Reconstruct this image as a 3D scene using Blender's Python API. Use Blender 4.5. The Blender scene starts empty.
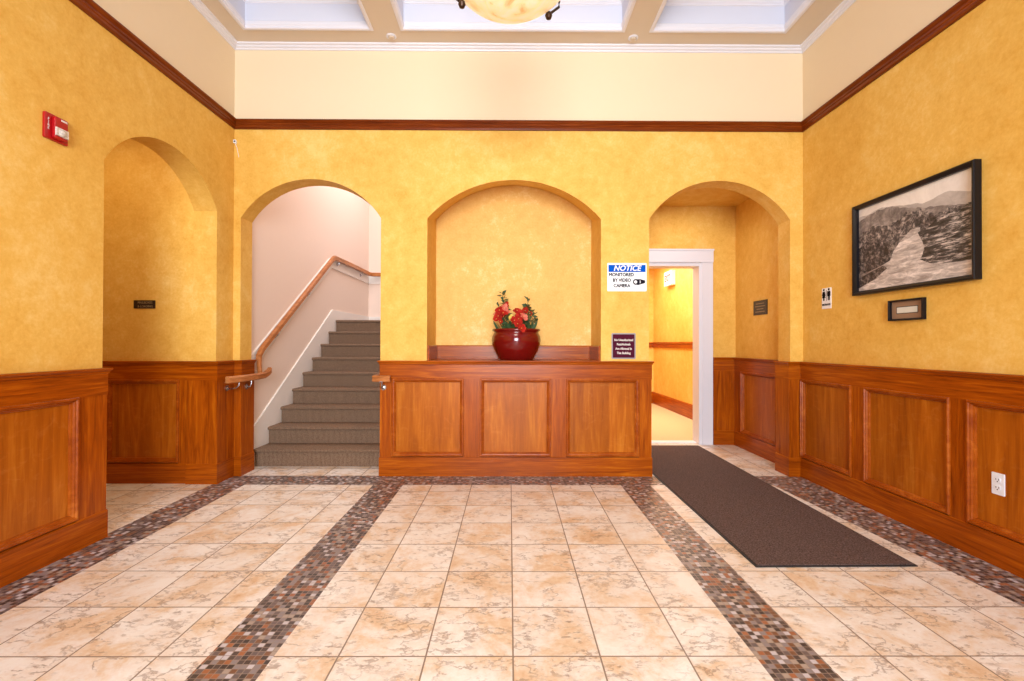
import bpy, bmesh, math, random
from mathutils import Vector, Matrix
random.seed(7)
S = bpy.context.scene
COL = S.collection

# ------------------------------------------------------------------ camera
CAM_H = 1.15
F, YAW, PITCH, ROLL = 468.9, 0.0053, 0.0067, 0.0027
cy_, sy_, cp_, sp_, cr_, sr_ = (math.cos(YAW), math.sin(YAW), math.cos(PITCH), math.sin(PITCH), math.cos(ROLL), math.sin(ROLL))
_r = Vector((cy_, -sy_, 0)); _f = Vector((sy_*cp_, cy_*cp_, sp_)); _u = Vector((-sy_*sp_, -cy_*sp_, cp_))
_R = _r*cr_ + _u*sr_; _U = _u*cr_ - _r*sr_
cam = bpy.data.cameras.new('camera'); camo = bpy.data.objects.new('camera', cam); COL.objects.link(camo)
cam.sensor_width = 36; cam.lens = F*36/1024; cam.clip_start = .02
camo.matrix_world = Matrix(((_R.x, _U.x, -_f.x, 0), (_R.y, _U.y, -_f.y, 0), (_R.z, _U.z, -_f.z, CAM_H), (0, 0, 0, 1)))
S.camera = camo

# ------------------------------------------------------------------ world and light
w = bpy.data.worlds.new('world'); S.world = w; w.use_nodes = True
w.node_tree.nodes['Background'].inputs[0].default_value = (0.74, 0.87, 1.0, 1)
w.node_tree.nodes['Background'].inputs[1].default_value = .45

def area(name, loc, size, power, col, target=None, spread=180):
    l = bpy.data.lights.new(name, 'AREA'); l.shape = 'RECTANGLE'; l.size, l.size_y = size
    l.energy = power; l.color = col; l.spread = math.radians(spread)
    o = bpy.data.objects.new(name, l); COL.objects.link(o); o.location = loc
    d = Vector(target) - Vector(loc) if target else Vector((0, 0, -1))
    o.rotation_euler = d.to_track_quat('-Z', 'Y').to_euler()
    return o
def bulb(name, loc, power, col, rad=.1):
    l = bpy.data.lights.new(name, 'POINT'); l.energy = power; l.color = col; l.shadow_soft_size = rad
    o = bpy.data.objects.new(name, l); COL.objects.link(o); o.location = loc
    return o
area('entrance_daylight', (0, -3.3, 2.0), (2.2, 2.8), 258, (0.88, 0.94, 1.0), (0, 4, 1.5), 124)
area('stairwell_light', (-1.3, 6.3, 4.5), (1.8, 2.2), 92, (.97, .96, 1.0))
area('back_corridor_light', (2.0, 7.2, 2.66), (1.0, 2.6), 85, (1.0, .96, .88))
area('side_corridor_light', (-3.2, 3.0, 2.9), (1.3, 1.2), 13, (1.0, .84, .52))
area('vestibule_fill', (1.8, 4.8, 2.70), (.5, .5), 4, (1.0, .92, .80))  # small fill added to brighten the vestibule, no fixture modelled
area('bowl_lamp_glow', (0, 2.35, 2.76), (.5, .5), 16, (1.0, .92, .80))
bulb('bowl_lamp_uplight', (0, 2.35, 3.25), 9, (.95, .95, 1.0), .12)

S.view_settings.view_transform = 'Standard'; S.view_settings.look = 'None'
S.view_settings.gamma = 1; S.view_settings.use_curve_mapping = False
S.view_settings.exposure = 0.03

# ------------------------------------------------------------------ materials
def lin(c):
    return tuple(((x/255)/12.92 if x/255 <= .04045 else ((x/255+.055)/1.055)**2.4) for x in c) + (1,)
class NT:
    def __init__(s, name):
        s.m = bpy.data.materials.new(name); s.m.use_nodes = True; s.t = s.m.node_tree
        s.b = s.t.nodes['Principled BSDF']
    def n(s, kind, **kw):
        x = s.t.nodes.new(kind)
        for k, v in kw.items(): setattr(x, k, v)
        return x
    def set(s, sock, v):
        if hasattr(v, 'is_output') or isinstance(v, bpy.types.NodeSocket): s.t.links.new(v, sock)
        else: sock.default_value = v
    def math(s, op, a, b=None, c=None):
        x = s.n('ShaderNodeMath', operation=op); s.set(x.inputs[0], a)
        if b is not None: s.set(x.inputs[1], b)
        if c is not None: s.set(x.inputs[2], c)
        return x.outputs[0]
    def vmath(s, op, a, b=None):
        x = s.n('ShaderNodeVectorMath', operation=op); s.set(x.inputs[0], a)
        if b is not None: s.set(x.inputs[1], b)
        return x.outputs[0]
    def pos(s): return s.n('ShaderNodeTexCoord').outputs['Object']
    def mapping(s, v, sc=(1, 1, 1), loc=(0, 0, 0)):
        x = s.n('ShaderNodeMapping'); s.set(x.inputs[0], v); x.inputs['Scale'].default_value = sc; x.inputs['Location'].default_value = loc
        return x.outputs[0]
    def noise(s, v, scale, detail=3, rough=.5, dist=0):
        x = s.n('ShaderNodeTexNoise'); s.set(x.inputs['Vector'], v); x.inputs['Scale'].default_value = scale
        x.inputs['Detail'].default_value = detail; x.inputs['Roughness'].default_value = rough; x.inputs['Distortion'].default_value = dist
        return x.outputs[0]
    def ramp(s, f, stops, interp='LINEAR'):
        x = s.n('ShaderNodeValToRGB'); s.set(x.inputs[0], f); cr = x.color_ramp; cr.interpolation = interp
        while len(cr.elements) < len(stops): cr.elements.new(.5)
        for e, (p, c) in zip(cr.elements, stops): e.position = p; e.color = c if len(c) == 4 else lin(c)
        return x.outputs[0]
    def mix(s, f, a, b, bt='MIX'):
        x = s.n('ShaderNodeMix', data_type='RGBA', blend_type=bt); s.set(x.inputs[0], f); s.set(x.inputs[6], a); s.set(x.inputs[7], b)
        return x.outputs[2]
    def bump(s, h, strength, dist=.01):
        x = s.n('ShaderNodeBump'); s.set(x.inputs['Height'], h); x.inputs['Strength'].default_value = strength; x.inputs['Distance'].default_value = dist
        s.t.links.new(x.outputs[0], s.b.inputs['Normal'])
    def col(s, c): s.set(s.b.inputs['Base Color'], c)
    def rough(s, r): s.set(s.b.inputs['Roughness'], r)
    def spec(s, v): s.b.inputs['Specular IOR Level'].default_value = v

def plain(name, c, rough=.5, metal=0, bumpy=0, bscale=80, spec=.5, var=.04):
    t = NT(name); p = t.pos()
    n = t.noise(p, bscale*.25, 3)
    dark = tuple(max(0, x*(1-var*2)) for x in lin(c)[:3]) + (1,)
    t.col(t.mix(n, dark, lin(c))); t.rough(rough); t.b.inputs['Metallic'].default_value = metal; t.spec(spec)
    if bumpy: t.bump(t.noise(p, bscale, 3), bumpy, .003)
    return t.m

def plaster(name, base, lite, deep, lo=.38, hi=.66):
    t = NT(name); p = t.pos()
    a = t.noise(p, 1.5, 4, .6, .2); b = t.noise(p, 12, 7, .72, .15); c = t.noise(p, 60, 3, .6)
    k = t.math('ADD', t.math('MULTIPLY', a, .40), t.math('ADD', t.math('MULTIPLY', b, .42), t.math('MULTIPLY', c, .18)))
    c1 = t.ramp(k, [(lo-.04, deep), ((lo+hi)/2, base), (hi+.04, lite)])
    c2 = t.mix(t.math('MULTIPLY', c, .12), c1, lin(lite))
    t.col(c2); t.rough(.62); t.spec(.3)
    t.bump(t.math('ADD', t.noise(p, 45, 4, .6), t.math('MULTIPLY', b, 2.0)), .22, .004)
    return t.m
M = {}
M['plaster'] = plaster('golden_mottled_plaster', (229, 180, 84), (242, 206, 126), (213, 154, 52))
M['plaster_niche'] = plaster('pale_trowelled_plaster', (232, 184, 98), (252, 228, 170), (222, 164, 76), .40, .66)
M['cream'] = plain('cream_paint', (236, 214, 180), .7, bumpy=.05, var=.01)
M['stair_white'] = plain('warm_white_stair_trim', (236, 228, 220), .45, var=.01)
M['stair_paint'] = plain('pale_pink_paint', (236, 214, 198), .7, bumpy=.15, bscale=60, var=.01)
M['white'] = plain('white_trim_paint', (226, 224, 232), .4, var=.01)
M['ceiling'] = plain('beige_ceiling_paint', (216, 200, 180), .7, var=.01)
M['coffer'] = plain('white_coffer_paint', (212, 214, 228), .6, var=.01)

def wood(name, c0, c1, c2, sc, rough=.28, fig=0, plank=0):
    t = NT(name); p = t.pos(); v = t.mapping(p, sc)
    n = t.noise(v, 1.0, 6, .62, 1.2); n2 = t.noise(v, 4.5, 3, .6, .5); n3 = t.noise(p, 1.7, 2, .5)
    k = t.math('ADD', t.math('MULTIPLY', n, .6), t.math('ADD', t.math('MULTIPLY', n2, .22), t.math('MULTIPLY', n3, .18)))
    c = t.ramp(k, [(.34, c0), (.52, c1), (.68, c2)])
    if plank:
        s = t.n('ShaderNodeSeparateXYZ'); t.set(s.inputs[0], p)
        q = t.math('FLOOR', t.math('MULTIPLY', t.math('ADD', s.outputs[0], s.outputs[1]), 1/plank))
        wn = t.n('ShaderNodeTexWhiteNoise', noise_dimensions='1D'); t.set(wn.inputs['W'], q)
        c = t.mix(t.math('MULTIPLY', wn.outputs[0], .30), c, t.mix(.55, c, (.02, .006, .001, 1)))
        f = t.noise(t.mapping(p, (9, 9, 16)), 1.0, 4, .6, 1.5)
        c = t.mix(t.math('MULTIPLY', t.ramp(f, [(.55, (0, 0, 0, 1)), (.72, (1, 1, 1, 1))]), fig), c, lin((236, 160, 84)))
    t.col(c); t.rough(rough); t.spec(.16)
    t.b.inputs['Coat Weight'].default_value = .05; t.b.inputs['Coat Roughness'].default_value = .2
    t.bump(n2, .04, .002)
    return t.m
W0, W1, W2 = (114, 44, 2), (160, 74, 6), (194, 106, 16)
M['wood_v'] = wood('cherry_wood_upright_grain', W0, W1, W2, (26, 26, 1.6))
M['wood_h'] = wood('cherry_wood_level_grain', W0, W1, W2, (1.6, 1.6, 34))
M['wood_mold'] = wood('cherry_wood_moulding', (128, 50, 6), (158, 74, 12), (188, 104, 34), (7, 7, 7))
M['wood_panel'] = wood('golden_brown_veneer', (142, 68, 8), (174, 92, 16), (200, 120, 34), (14, 14, 1.1), .30, .10, .21)
M['wood_dark'] = wood('dark_cherry_picture_rail_wood', (84, 30, 4), (116, 48, 8), (146, 70, 20), (1.6, 1.6, 40))
M['wood_rail'] = wood('light_oak_handrail_wood', (146, 84, 42), (182, 114, 64), (204, 138, 86), (4, 4, 20))

def grid_nodes(t, x0, y0, s):
    sp = t.n('ShaderNodeSeparateXYZ'); t.set(sp.inputs[0], t.pos())
    u = t.math('MULTIPLY', t.math('SUBTRACT', sp.outputs[0], x0), 1/s); v = t.math('MULTIPLY', t.math('SUBTRACT', sp.outputs[1], y0), 1/s)
    fu, fv = t.math('FRACT', u), t.math('FRACT', v)
    du = t.math('MINIMUM', fu, t.math('SUBTRACT', 1, fu)); dv = t.math('MINIMUM', fv, t.math('SUBTRACT', 1, fv))
    d = t.math('MINIMUM', du, dv)
    cb = t.n('ShaderNodeCombineXYZ'); t.set(cb.inputs[0], t.math('FLOOR', u)); t.set(cb.inputs[1], t.math('FLOOR', v))
    wn = t.n('ShaderNodeTexWhiteNoise', noise_dimensions='3D'); t.set(wn.inputs['Vector'], cb.outputs[0])
    return d, wn
def tile(name, x0, y0, s=.3208):
    t = NT(name); d, wn = grid_nodes(t, x0, y0, s)
    P = t.vmath('ADD', t.pos(), t.vmath('MULTIPLY', wn.outputs[1], (23., 31., 17.)))
    patch = t.noise(P, 3.8, 5, .66, .5); fine = t.noise(P, 30, 5, .75)
    k = t.math('ADD', t.math('MULTIPLY', patch, .75), t.math('MULTIPLY', fine, .25))
    c = t.ramp(k, [(.40, (238, 232, 226)), (.50, (230, 216, 204)), (.58, (222, 194, 164)), (.70, (206, 162, 120))])
    c = t.mix(t.math('MULTIPLY', wn.outputs[0], .22), c, lin((214, 194, 174)))
    r1 = t.noise(t.vmath('MULTIPLY', P, (1.0, 1.5, 1)), 3.3, 7, .60, .0)
    line = t.math('ABSOLUTE', t.math('SUBTRACT', r1, .5))
    gate = t.ramp(t.noise(P, 5.2, 2), [(.36, (0, 0, 0, 1)), (.54, (1, 1, 1, 1))])
    crack = t.math('MULTIPLY', t.ramp(line, [(.004, (1, 1, 1, 1)), (.014, (0, 0, 0, 1))]), gate)
    r2 = t.noise(t.vmath('MULTIPLY', P, (1.0, 2.0, 1)), 20, 4, .65, .3)
    g2 = t.ramp(t.noise(P, 6.7, 2), [(.44, (0, 0, 0, 1)), (.6, (1, 1, 1, 1))])
    pits = t.math('MULTIPLY', t.ramp(r2, [(.55, (0, 0, 0, 1)), (.62, (1, 1, 1, 1))]), g2)
    marks = t.math('MAXIMUM', t.math('MULTIPLY', crack, .55), t.math('MULTIPLY', pits, .62))
    c = t.mix(marks, c, lin((134, 106, 88)))
    grout = t.math('LESS_THAN', d, .0095)
    c = t.mix(grout, c, lin((142, 120, 104)))
    t.col(c); t.rough(t.math('ADD', .30, t.math('MULTIPLY', fine, .22))); t.spec(.45)
    h = t.math('SUBTRACT', t.math('MULTIPLY', patch, .6), t.math('ADD', t.math('MULTIPLY', marks, .5), t.math('MULTIPLY', grout, .8)))
    t.bump(h, .6, .006)
    return t.m
ROW0, TS = 1.732, .3208
M['tile_c'] = tile('slate_look_tile_centre_field', .0162, ROW0)
M['tile_l'] = tile('slate_look_tile_left_field', -1.287, ROW0, .3235)
M['tile_r'] = tile('slate_look_tile_right_field', 1.378, ROW0, .3235)
def mosaic():
    t = NT('mixed_stone_mosaic'); d, wn = grid_nodes(t, 0, 0, .0238)
    c = t.ramp(wn.outputs[0], [(0, (40, 34, 40)), (.16, (96, 84, 86)), (.32, (136, 126, 128)), (.46, (158, 92, 54)), (.56, (66, 54, 56)), (.68, (196, 190, 196)), (.78, (116, 72, 46)), (.89, (166, 150, 138))], 'CONSTANT')
    c = t.mix(t.math('MULTIPLY', t.noise(t.pos(), 160, 2), .22), c, lin((140, 120, 110)))
    g = t.math('LESS_THAN', d, .06)
    t.col(t.mix(g, c, lin((142, 124, 112)))); t.rough(.35)
    t.bump(t.math('SUBTRACT', 1, g), .3, .002)
    return t.m
M['mosaic'] = mosaic()
def carpet(name, a, b, sc, stripe=0):
    t = NT(name); p = t.pos(); n = t.noise(p, sc, 3, .7)
    if stripe:
        wv = t.n('ShaderNodeTexWave', bands_direction='X'); t.set(wv.inputs[0], p); wv.inputs['Scale'].default_value = stripe; wv.inputs['Distortion'].default_value = 2
        n = t.math('ADD', t.math('MULTIPLY', n, .65), t.math('MULTIPLY', wv.outputs[1], .35))
    t.col(t.ramp(n, [(.3, a), (.7, b)])); t.rough(.95); t.spec(.1); t.bump(n, .6, .004)
    return t.m
M['stair_carpet'] = carpet('ribbed_brown_stair_carpet', (84, 64, 50), (150, 122, 100), 120, 26)
M['mat'] = carpet('dark_brown_mat_pile', (52, 38, 36), (120, 98, 92), 120)
M['corr_floor'] = carpet('tan_corridor_carpet', (206, 176, 132), (226, 200, 158), 60)
M['rubber'] = plain('black_rubber_edge', (34, 28, 28), .7)
M['chrome'] = plain('brushed_steel', (190, 190, 198), .25, 1)
M['black'] = plain('black_lacquer', (16, 14, 20), .3, spec=.3)
M['bowl'] = None
M['pot'] = plain('deep_red_glaze', (112, 14, 12), .12, var=.12, bscale=30)
M['soil'] = plain('dark_moss', (60, 60, 36), .9, bumpy=.8)
M['leaf'] = plain('green_silk_leaf', (70, 96, 52), .6, var=.3, bscale=60)
M['leaf2'] = plain('olive_brown_leaf', (120, 104, 48), .6, var=.3, bscale=60)
M['petal'] = plain('coral_red_petal', (196, 44, 30), .7, var=.3, spec=.1, bscale=90)
M['petal2'] = plain('pale_pink_petal', (226, 112, 88), .6, var=.2, bscale=90)
M['petal_y'] = plain('yellow_petal', (226, 196, 90), .6, var=.1)
M['red'] = plain('red_alarm_plastic', (176, 14, 22), .3)
M['signwhite'] = plain('white_sign_plastic', (238, 238, 240), .45, var=.01)
M['blue'] = plain('blue_print', (0, 84, 190), .8, spec=.1, var=.02)
M['ink'] = plain('dark_ink', (34, 32, 42), .8, spec=.1)
M['inkblack'] = plain('black_ink', (20, 18, 20), .8, spec=.1)
M['maroon'] = plain('maroon_sign_plastic', (84, 16, 44), .7, spec=.12, var=.2, bscale=60)
M['silver'] = plain('silver_edge', (150, 140, 146), .35)
M['blacksign'] = plain('black_brown_sign_plastic', (40, 26, 18), .4)
M['greysign'] = plain('dark_grey_sign_plastic', (58, 50, 44), .45)
M['letter'] = plain('pale_sign_lettering', (220, 212, 205), .5, var=.01)
M['letter_dim'] = plain('dim_gold_lettering', (150, 128, 96), .5, var=.01)
M['bronze'] = plain('dark_bronze', (66, 44, 30), .4, .6)
M['outlet'] = plain('white_outlet_plastic', (235, 235, 242), .4, var=.01)
M['slot'] = plain('dark_outlet_slots', (60, 56, 60), .6)
M['matboard'] = plain('brown_mat_board', (150, 116, 88), .8)
M['paper'] = plain('pale_caption_paper', (216, 212, 200), .7)
t = NT('clear_strobe_plastic'); t.col(t.mix(t.noise(t.pos(), 130, 3), lin((150, 130, 120)), lin((245, 240, 232)))); t.rough(.12); M['lens'] = t.m
t = NT('lit_alabaster'); p = t.pos(); n = t.noise(p, 5, 5, .6, 1.6)
c = t.ramp(n, [(.35, (255, 238, 205)), (.55, (253, 226, 178)), (.68, (226, 176, 110))])
t.col(c); t.rough(.3); t.set(t.b.inputs['Emission Color'], c); t.b.inputs['Emission Strength'].default_value = .45; M['bowl'] = t.m
def photo_mat(name, a, b, sc, st=(1, 1, 1), detail=6, mid=None):
    t = NT(name); n = t.noise(t.mapping(t.pos(), st), sc, detail, .75, .6)
    t.col(t.ramp(n, [(.36, a), (.5, mid or tuple((x+y)//2 for x, y in zip(a, b))), (.64, b)])); t.rough(.5); return t.m
M['ph_sky'] = photo_mat('sepia_sky', (242, 234, 226), (222, 212, 204), 3)
M['ph_hill'] = photo_mat('sepia_hill', (86, 78, 76), (168, 156, 150), 12)
M['ph_far'] = photo_mat('sepia_far_mountain', (168, 158, 152), (196, 186, 180), 7)
M['ph_bush'] = photo_mat('sepia_scrub', (14, 12, 14), (190, 176, 168), 30, mid=(84, 76, 76))
M['ph_dark'] = photo_mat('sepia_dark_scrub', (10, 10, 12), (150, 138, 132), 34, mid=(56, 50, 52))
M['ph_water'] = photo_mat('sepia_river', (150, 138, 132), (238, 226, 218), 16, (1, .5, 2.2))
M['ph_rock'] = photo_mat('sepia_rock', (12, 10, 12), (220, 206, 198), 18, (1, .6, 3.2), mid=(70, 64, 62))

# ------------------------------------------------------------------ mesh helpers
def face(bm, pts, mi=0):
    f = bm.faces.new([bm.verts.new(p) for p in pts]); f.material_index = mi; return f
def box(bm, x0, x1, y0, y1, z0, z1, mi=0):
    v = [bm.verts.new((x, y, z)) for x in (x0, x1) for y in (y0, y1) for z in (z0, z1)]
    for q in ((0, 1, 3, 2), (4, 6, 7, 5), (0, 4, 5, 1), (2, 3, 7, 6), (0, 2, 6, 4), (1, 5, 7, 3)):
        bm.faces.new([v[i] for i in q]).material_index = mi
def extrude_poly(bm, pts, d):
    d = Vector(d); a = [bm.verts.new(p) for p in pts]; b = [bm.verts.new(Vector(p)+d) for p in pts]
    bm.faces.new(a); bm.faces.new(b[::-1]); n = len(pts)
    for i in range(n): bm.faces.new((a[i], b[i], b[(i+1) % n], a[(i+1) % n]))
def rings(bm, R, closed_ring=True, cap=True, closed_path=False):
    V = [[bm.verts.new(p) for p in r] for r in R]; n = len(V[0]); m = len(V)
    for i in range(m if closed_path else m-1):
        a, b = V[i], V[(i+1) % m]
        for j in range(n if closed_ring else n-1):
            bm.faces.new((a[j], a[(j+1) % n], b[(j+1) % n], b[j]))
    if cap and not closed_path: bm.faces.new(V[0][::-1]); bm.faces.new(V[-1])
def plan_sweep(bm, pts, prof):
    """sweep profile (o, z) along a plan polyline; o grows to the right of the walking direction"""
    P = [Vector((p[0], p[1])) for p in pts]; R = []
    for i, p in enumerate(P):
        ns = []
        if i > 0: d = (p-P[i-1]).normalized(); ns.append(Vector((d.y, -d.x)))
        if i < len(P)-1: d = (P[i+1]-p).normalized(); ns.append(Vector((d.y, -d.x)))
        n = sum(ns, Vector((0, 0)))/len(ns); n = n/n.length_squared
        R.append([(p.x+n.x*o, p.y+n.y*o, z) for o, z in prof])
    rings(bm, R)
def tube(bm, pts, r, seg=10, squash=(1, 1)):
    P = [Vector(p) for p in pts]; R = []; up0 = Vector((0, 0, 1))
    for i, p in enumerate(P):
        d = (P[min(i+1, len(P)-1)]-P[max(i-1, 0)]).normalized()
        a = d.cross(up0)
        if a.length < 1e-3: a = d.cross(Vector((1, 0, 0)))
        a.normalize(); b = a.cross(d)
        rr = r[i] if isinstance(r, (list, tuple)) else r
        R.append([p + a*math.cos(t)*rr*squash[0] + b*math.sin(t)*rr*squash[1] for t in [2*math.pi*k/seg for k in range(seg)]])
    rings(bm, R)
def lathe(bm, prof, c, seg=40, axis='Z'):
    R = []
    for r, z in prof:
        r = max(r, 1e-4); q = []
        for k in range(seg):
            a = 2*math.pi*k/seg; x, y = r*math.cos(a), r*math.sin(a)
            q.append((c[0]+x, c[1]+y, c[2]+z) if axis == 'Z' else ((c[0]+z, c[1]+x, c[2]+y) if axis == 'X' else (c[0]+x, c[1]+z, c[2]+y)))
        R.append(q)
    rings(bm, R)
def frame_sweep(bm, o, U, V, N, u0, u1, v0, v1, prof):
    """mitred rectangular moulding: prof (inward, outward)"""
    o, U, V, N = Vector(o), Vector(U), Vector(V), Vector(N); R = []
    for su, sv in ((0, 0), (1, 0), (1, 1), (0, 1)):
        R.append([o + U*((u0+i) if su == 0 else (u1-i)) + V*((v0+i) if sv == 0 else (v1-i)) + N*n for i, n in prof])
    rings(bm, R, closed_path=True, cap=False)
ORG = {}
def obj(name, bm, mat, parent=None, loc=None, smooth=False, bevel=0):
    base = Vector(ORG.get(parent.name, (0, 0, 0))) if parent else Vector(loc or (0, 0, 0))
    bmesh.ops.translate(bm, verts=bm.verts, vec=-base)
    bmesh.ops.recalc_face_normals(bm, faces=bm.faces)
    me = bpy.data.meshes.new(name); bm.to_mesh(me); bm.free()
    for m in (mat if isinstance(mat, list) else [mat]): me.materials.append(m)
    o = bpy.data.objects.new(name, me); COL.objects.link(o); ORG[o.name] = tuple(base)
    if parent: o.parent = parent
    else: o.location = base
    if smooth:
        for p in me.polygons: p.use_smooth = True
        if smooth == 'auto': me.set_sharp_from_angle(angle=math.radians(35))
    if bevel:
        b = o.modifiers.new('bevel', 'BEVEL'); b.width = bevel; b.segments = 2; b.limit_method = 'ANGLE'
    return o
def thing(name, label, cat, loc, group=None):
    o = bpy.data.objects.new(name, None); COL.objects.link(o); o.location = loc; o.empty_display_size = .1
    ORG[o.name] = tuple(loc); return tag(o, label, cat, group)
def tag(o, label, cat, group=None):
    o['label'] = label; o['category'] = cat
    if group: o['group'] = group
    return o
def struct(name, bm, mat, **k):
    o = obj(name, bm, mat, **k); o['kind'] = 'structure'; return o
def B(): return bmesh.new()

# ------------------------------------------------------------------ room dimensions
XL, XR, YB = -2.41, 2.575, 4.10          # plaster faces
WT = .18                                  # wall thickness
ZS, ZA = 2.245, 2.585                     # arch springing and crown
ZT = 3.045                                # yellow / cream change
ZC = 3.754                                # ceiling soffit
YF = -3.4                                 # glazed front of the lobby
SX = -2.39                                # stair wall
def arc(a, b, zs, za, n=28):
    c = (a+b)/2; hw = (b-a)/2; rise = za-zs; r = (hw*hw+rise*rise)/(2*rise); zc = za-r
    t0 = math.asin(hw/r)
    return [(c + r*math.sin(-t0+2*t0*i/n), zc + r*math.cos(-t0+2*t0*i/n)) for i in range(n+1)]
def arch_wall(bm, mp, a0, a1, ztop, opens, d0, d1, depth=None):
    """mp(u, d, z) -> xyz. opens: (u0,u1,zb,zs,za,dback,closed)"""
    def quad(u0, u1, z0, z1, d, mi=0): face(bm, [mp(u0, d, z0), mp(u1, d, z0), mp(u1, d, z1), mp(u0, d, z1)], mi)
    cur = a0
    for (u0, u1, zb, zs, za, db, closed) in opens + [(a1, a1, 0, 0, 0, d1, False)]:
        for d in (d0, d1):
            quad(cur, u0, 0, ZT, d)
            quad(cur, u0, ZT, ztop, d, 1)
        cur = u1
        if u0 == u1: break
        A = arc(u0, u1, zs, za)
        for d in (d0, d1):
            for (ua, za_), (ub, zb_) in zip(A[:-1], A[1:]):
                if closed and d == d1: continue
                face(bm, [mp(ua, d, za_), mp(ub, d, zb_), mp(ub, d, ZT), mp(ua, d, ZT)])
            if not (closed and d == d1): quad(u0, u1, ZT, ztop, d, 1)
            if zb > 0: quad(u0, u1, 0, zb, d)
        outline = [(u0, zb), (u0, zs)] + A[1:-1] + [(u1, zs), (u1, zb)]
        for (ua, za_), (ub, zb_) in zip(outline[:-1], outline[1:]):
            dza = .12*max(0, min(1, (za_-zb)/(zs-zb))) if closed else 0; dzb = .12*max(0, min(1, (zb_-zb)/(zs-zb))) if closed else 0
            face(bm, [mp(ua, d0, za_), mp(ub, d0, zb_), mp(ub, db, zb_+dzb), mp(ua, db, za_+dza)])
        if zb > 0: face(bm, [mp(u0, d0, zb), mp(u1, d0, zb), mp(u1, db, zb), mp(u0, db, zb)])
        if closed: face(bm, [mp(u, db, z+.12*max(0, min(1, (z-zb)/(zs-zb)))) for u, z in outline], 2)
    face(bm, [mp(a0, d0, ztop), mp(a1, d0, ztop), mp(a1, d1, ztop), mp(a0, d1, ztop)], 1)
# back wall
bm = B()
SO = (-2.348, -1.127); NO = (-.722, .800); RO = (1.221, 2.462)
arch_wall(bm, lambda u, d, z: (u, YB+d, z), XL, XR, 4.2,
          [(SO[0], SO[1], 0, ZS, ZA, WT, False), (NO[0], NO[1], .985, ZS, ZA, .50, True), (RO[0], RO[1], 0, ZS, ZA, WT, False)], 0, WT)
struct('wall_back', bm, [M['plaster'], M['cream'], M['plaster_niche']])
# left wall with its arched opening
bm = B()
arch_wall(bm, lambda u, d, z: (XL-d, u, z), YF, YB+WT, 4.2, [(2.79, 3.865, 0, 2.235, 2.555, .19, False)], 0, .19)
struct('wall_left', bm, [M['plaster'], M['cream']])
bm = B()
arch_wall(bm, lambda u, d, z: (XR+d, u, z), YF, YB+WT, 4.2, [], 0, .19)
struct('wall_right', bm, [M['plaster'], M['cream']])
# stairwell
bm = B()
box(bm, SX-.15, SX, YB+WT, 8.1, 0, 4.7)
struct('wall_stairwell_left', bm, M['stair_paint'])
bm = B(); box(bm, SX-.15, .6, 7.95, 8.1, 0, 4.7); struct('wall_stairwell_back', bm, M['stair_paint'])
bm = B(); box(bm, SO[1], SO[1]+.12, YB+WT, 6.35, 0, 4.7); box(bm, .6, .72, 6.35, 8.1, 0, 4.7); box(bm, SO[1], .72, 6.23, 6.35, 0, 4.7)
struct('wall_stairwell_right', bm, M['stair_paint'])
bm = B(); box(bm, SX-.15, .72, YB+WT, 8.1, 4.7, 4.8); struct('ceiling_stairwell', bm, M['white'])
# left corridor beyond the arch
bm = B(); box(bm, -5.2, XL-.19, 3.88, 4.03, 0, 3.1); struct('wall_corridor_back', bm, M['plaster'])
bm = B(); box(bm, -5.2, XL-.19, 2.0, 2.15, 0, 3.1); box(bm, -5.35, -5.2, 2.0, 4.03, 0, 3.1); struct('wall_corridor_front', bm, M['plaster'])
bm = B(); box(bm, -5.35, XL-.19, 2.0, 4.03, 3.0, 3.1); struct('ceiling_corridor', bm, M['cream'])
# vestibule on the right
VY = 5.38; VX = 2.60; DX0, DX1, DZ = 1.28, 2.172, 2.075
bm = B(); box(bm, VX, VX+.15, YB+WT, VY+.15, 0, 2.95); struct('wall_vestibule_right', bm, M['plaster'])
bm = B(); box(bm, 1.06, 1.20, YB+WT, VY+.15, 0, 2.95); struct('wall_vestibule_left', bm, M['plaster'])
bm = B(); box(bm, 1.20, DX0-.035, VY, VY+.15, 0, 2.95); box(bm, DX1+.035, VX, VY, VY+.15, 0, 2.95); box(bm, DX0-.035, DX1+.035, VY, VY+.15, DZ+.011, 2.95)
struct('wall_vestibule_back', bm, M['plaster'])
bm = B(); box(bm, 1.06, VX+.15, YB+WT, VY+.15, 2.735, 2.95); struct('ceiling_vestibule', bm, M['plaster'])
# corridor beyond the door
bm = B(); box(bm, 2.80, 2.95, VY+.15, 9.25, 0, 2.8); struct('wall_hallway_right', bm, M['plaster'])
bm = B(); box(bm, .75, 2.95, 9.1, 9.25, 0, 2.8); struct('wall_hallway_end', bm, M['plaster'])
bm = B(); box(bm, .75, .90, VY+.15, 9.25, 0, 2.8); struct('wall_hallway_left', bm, M['plaster'])
bm = B(); box(bm, VX, 2.80, VY+.15, VY+.2, 0, 2.8); box(bm, .9, DX0, VY+.15, VY+.2, 0, 2.8); struct('wall_hallway_front', bm, M['plaster'])
bm = B(); box(bm, .75, 2.95, VY+.15, 9.25, 2.7, 2.8); struct('ceiling_hallway', bm, M['cream'])

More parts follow.
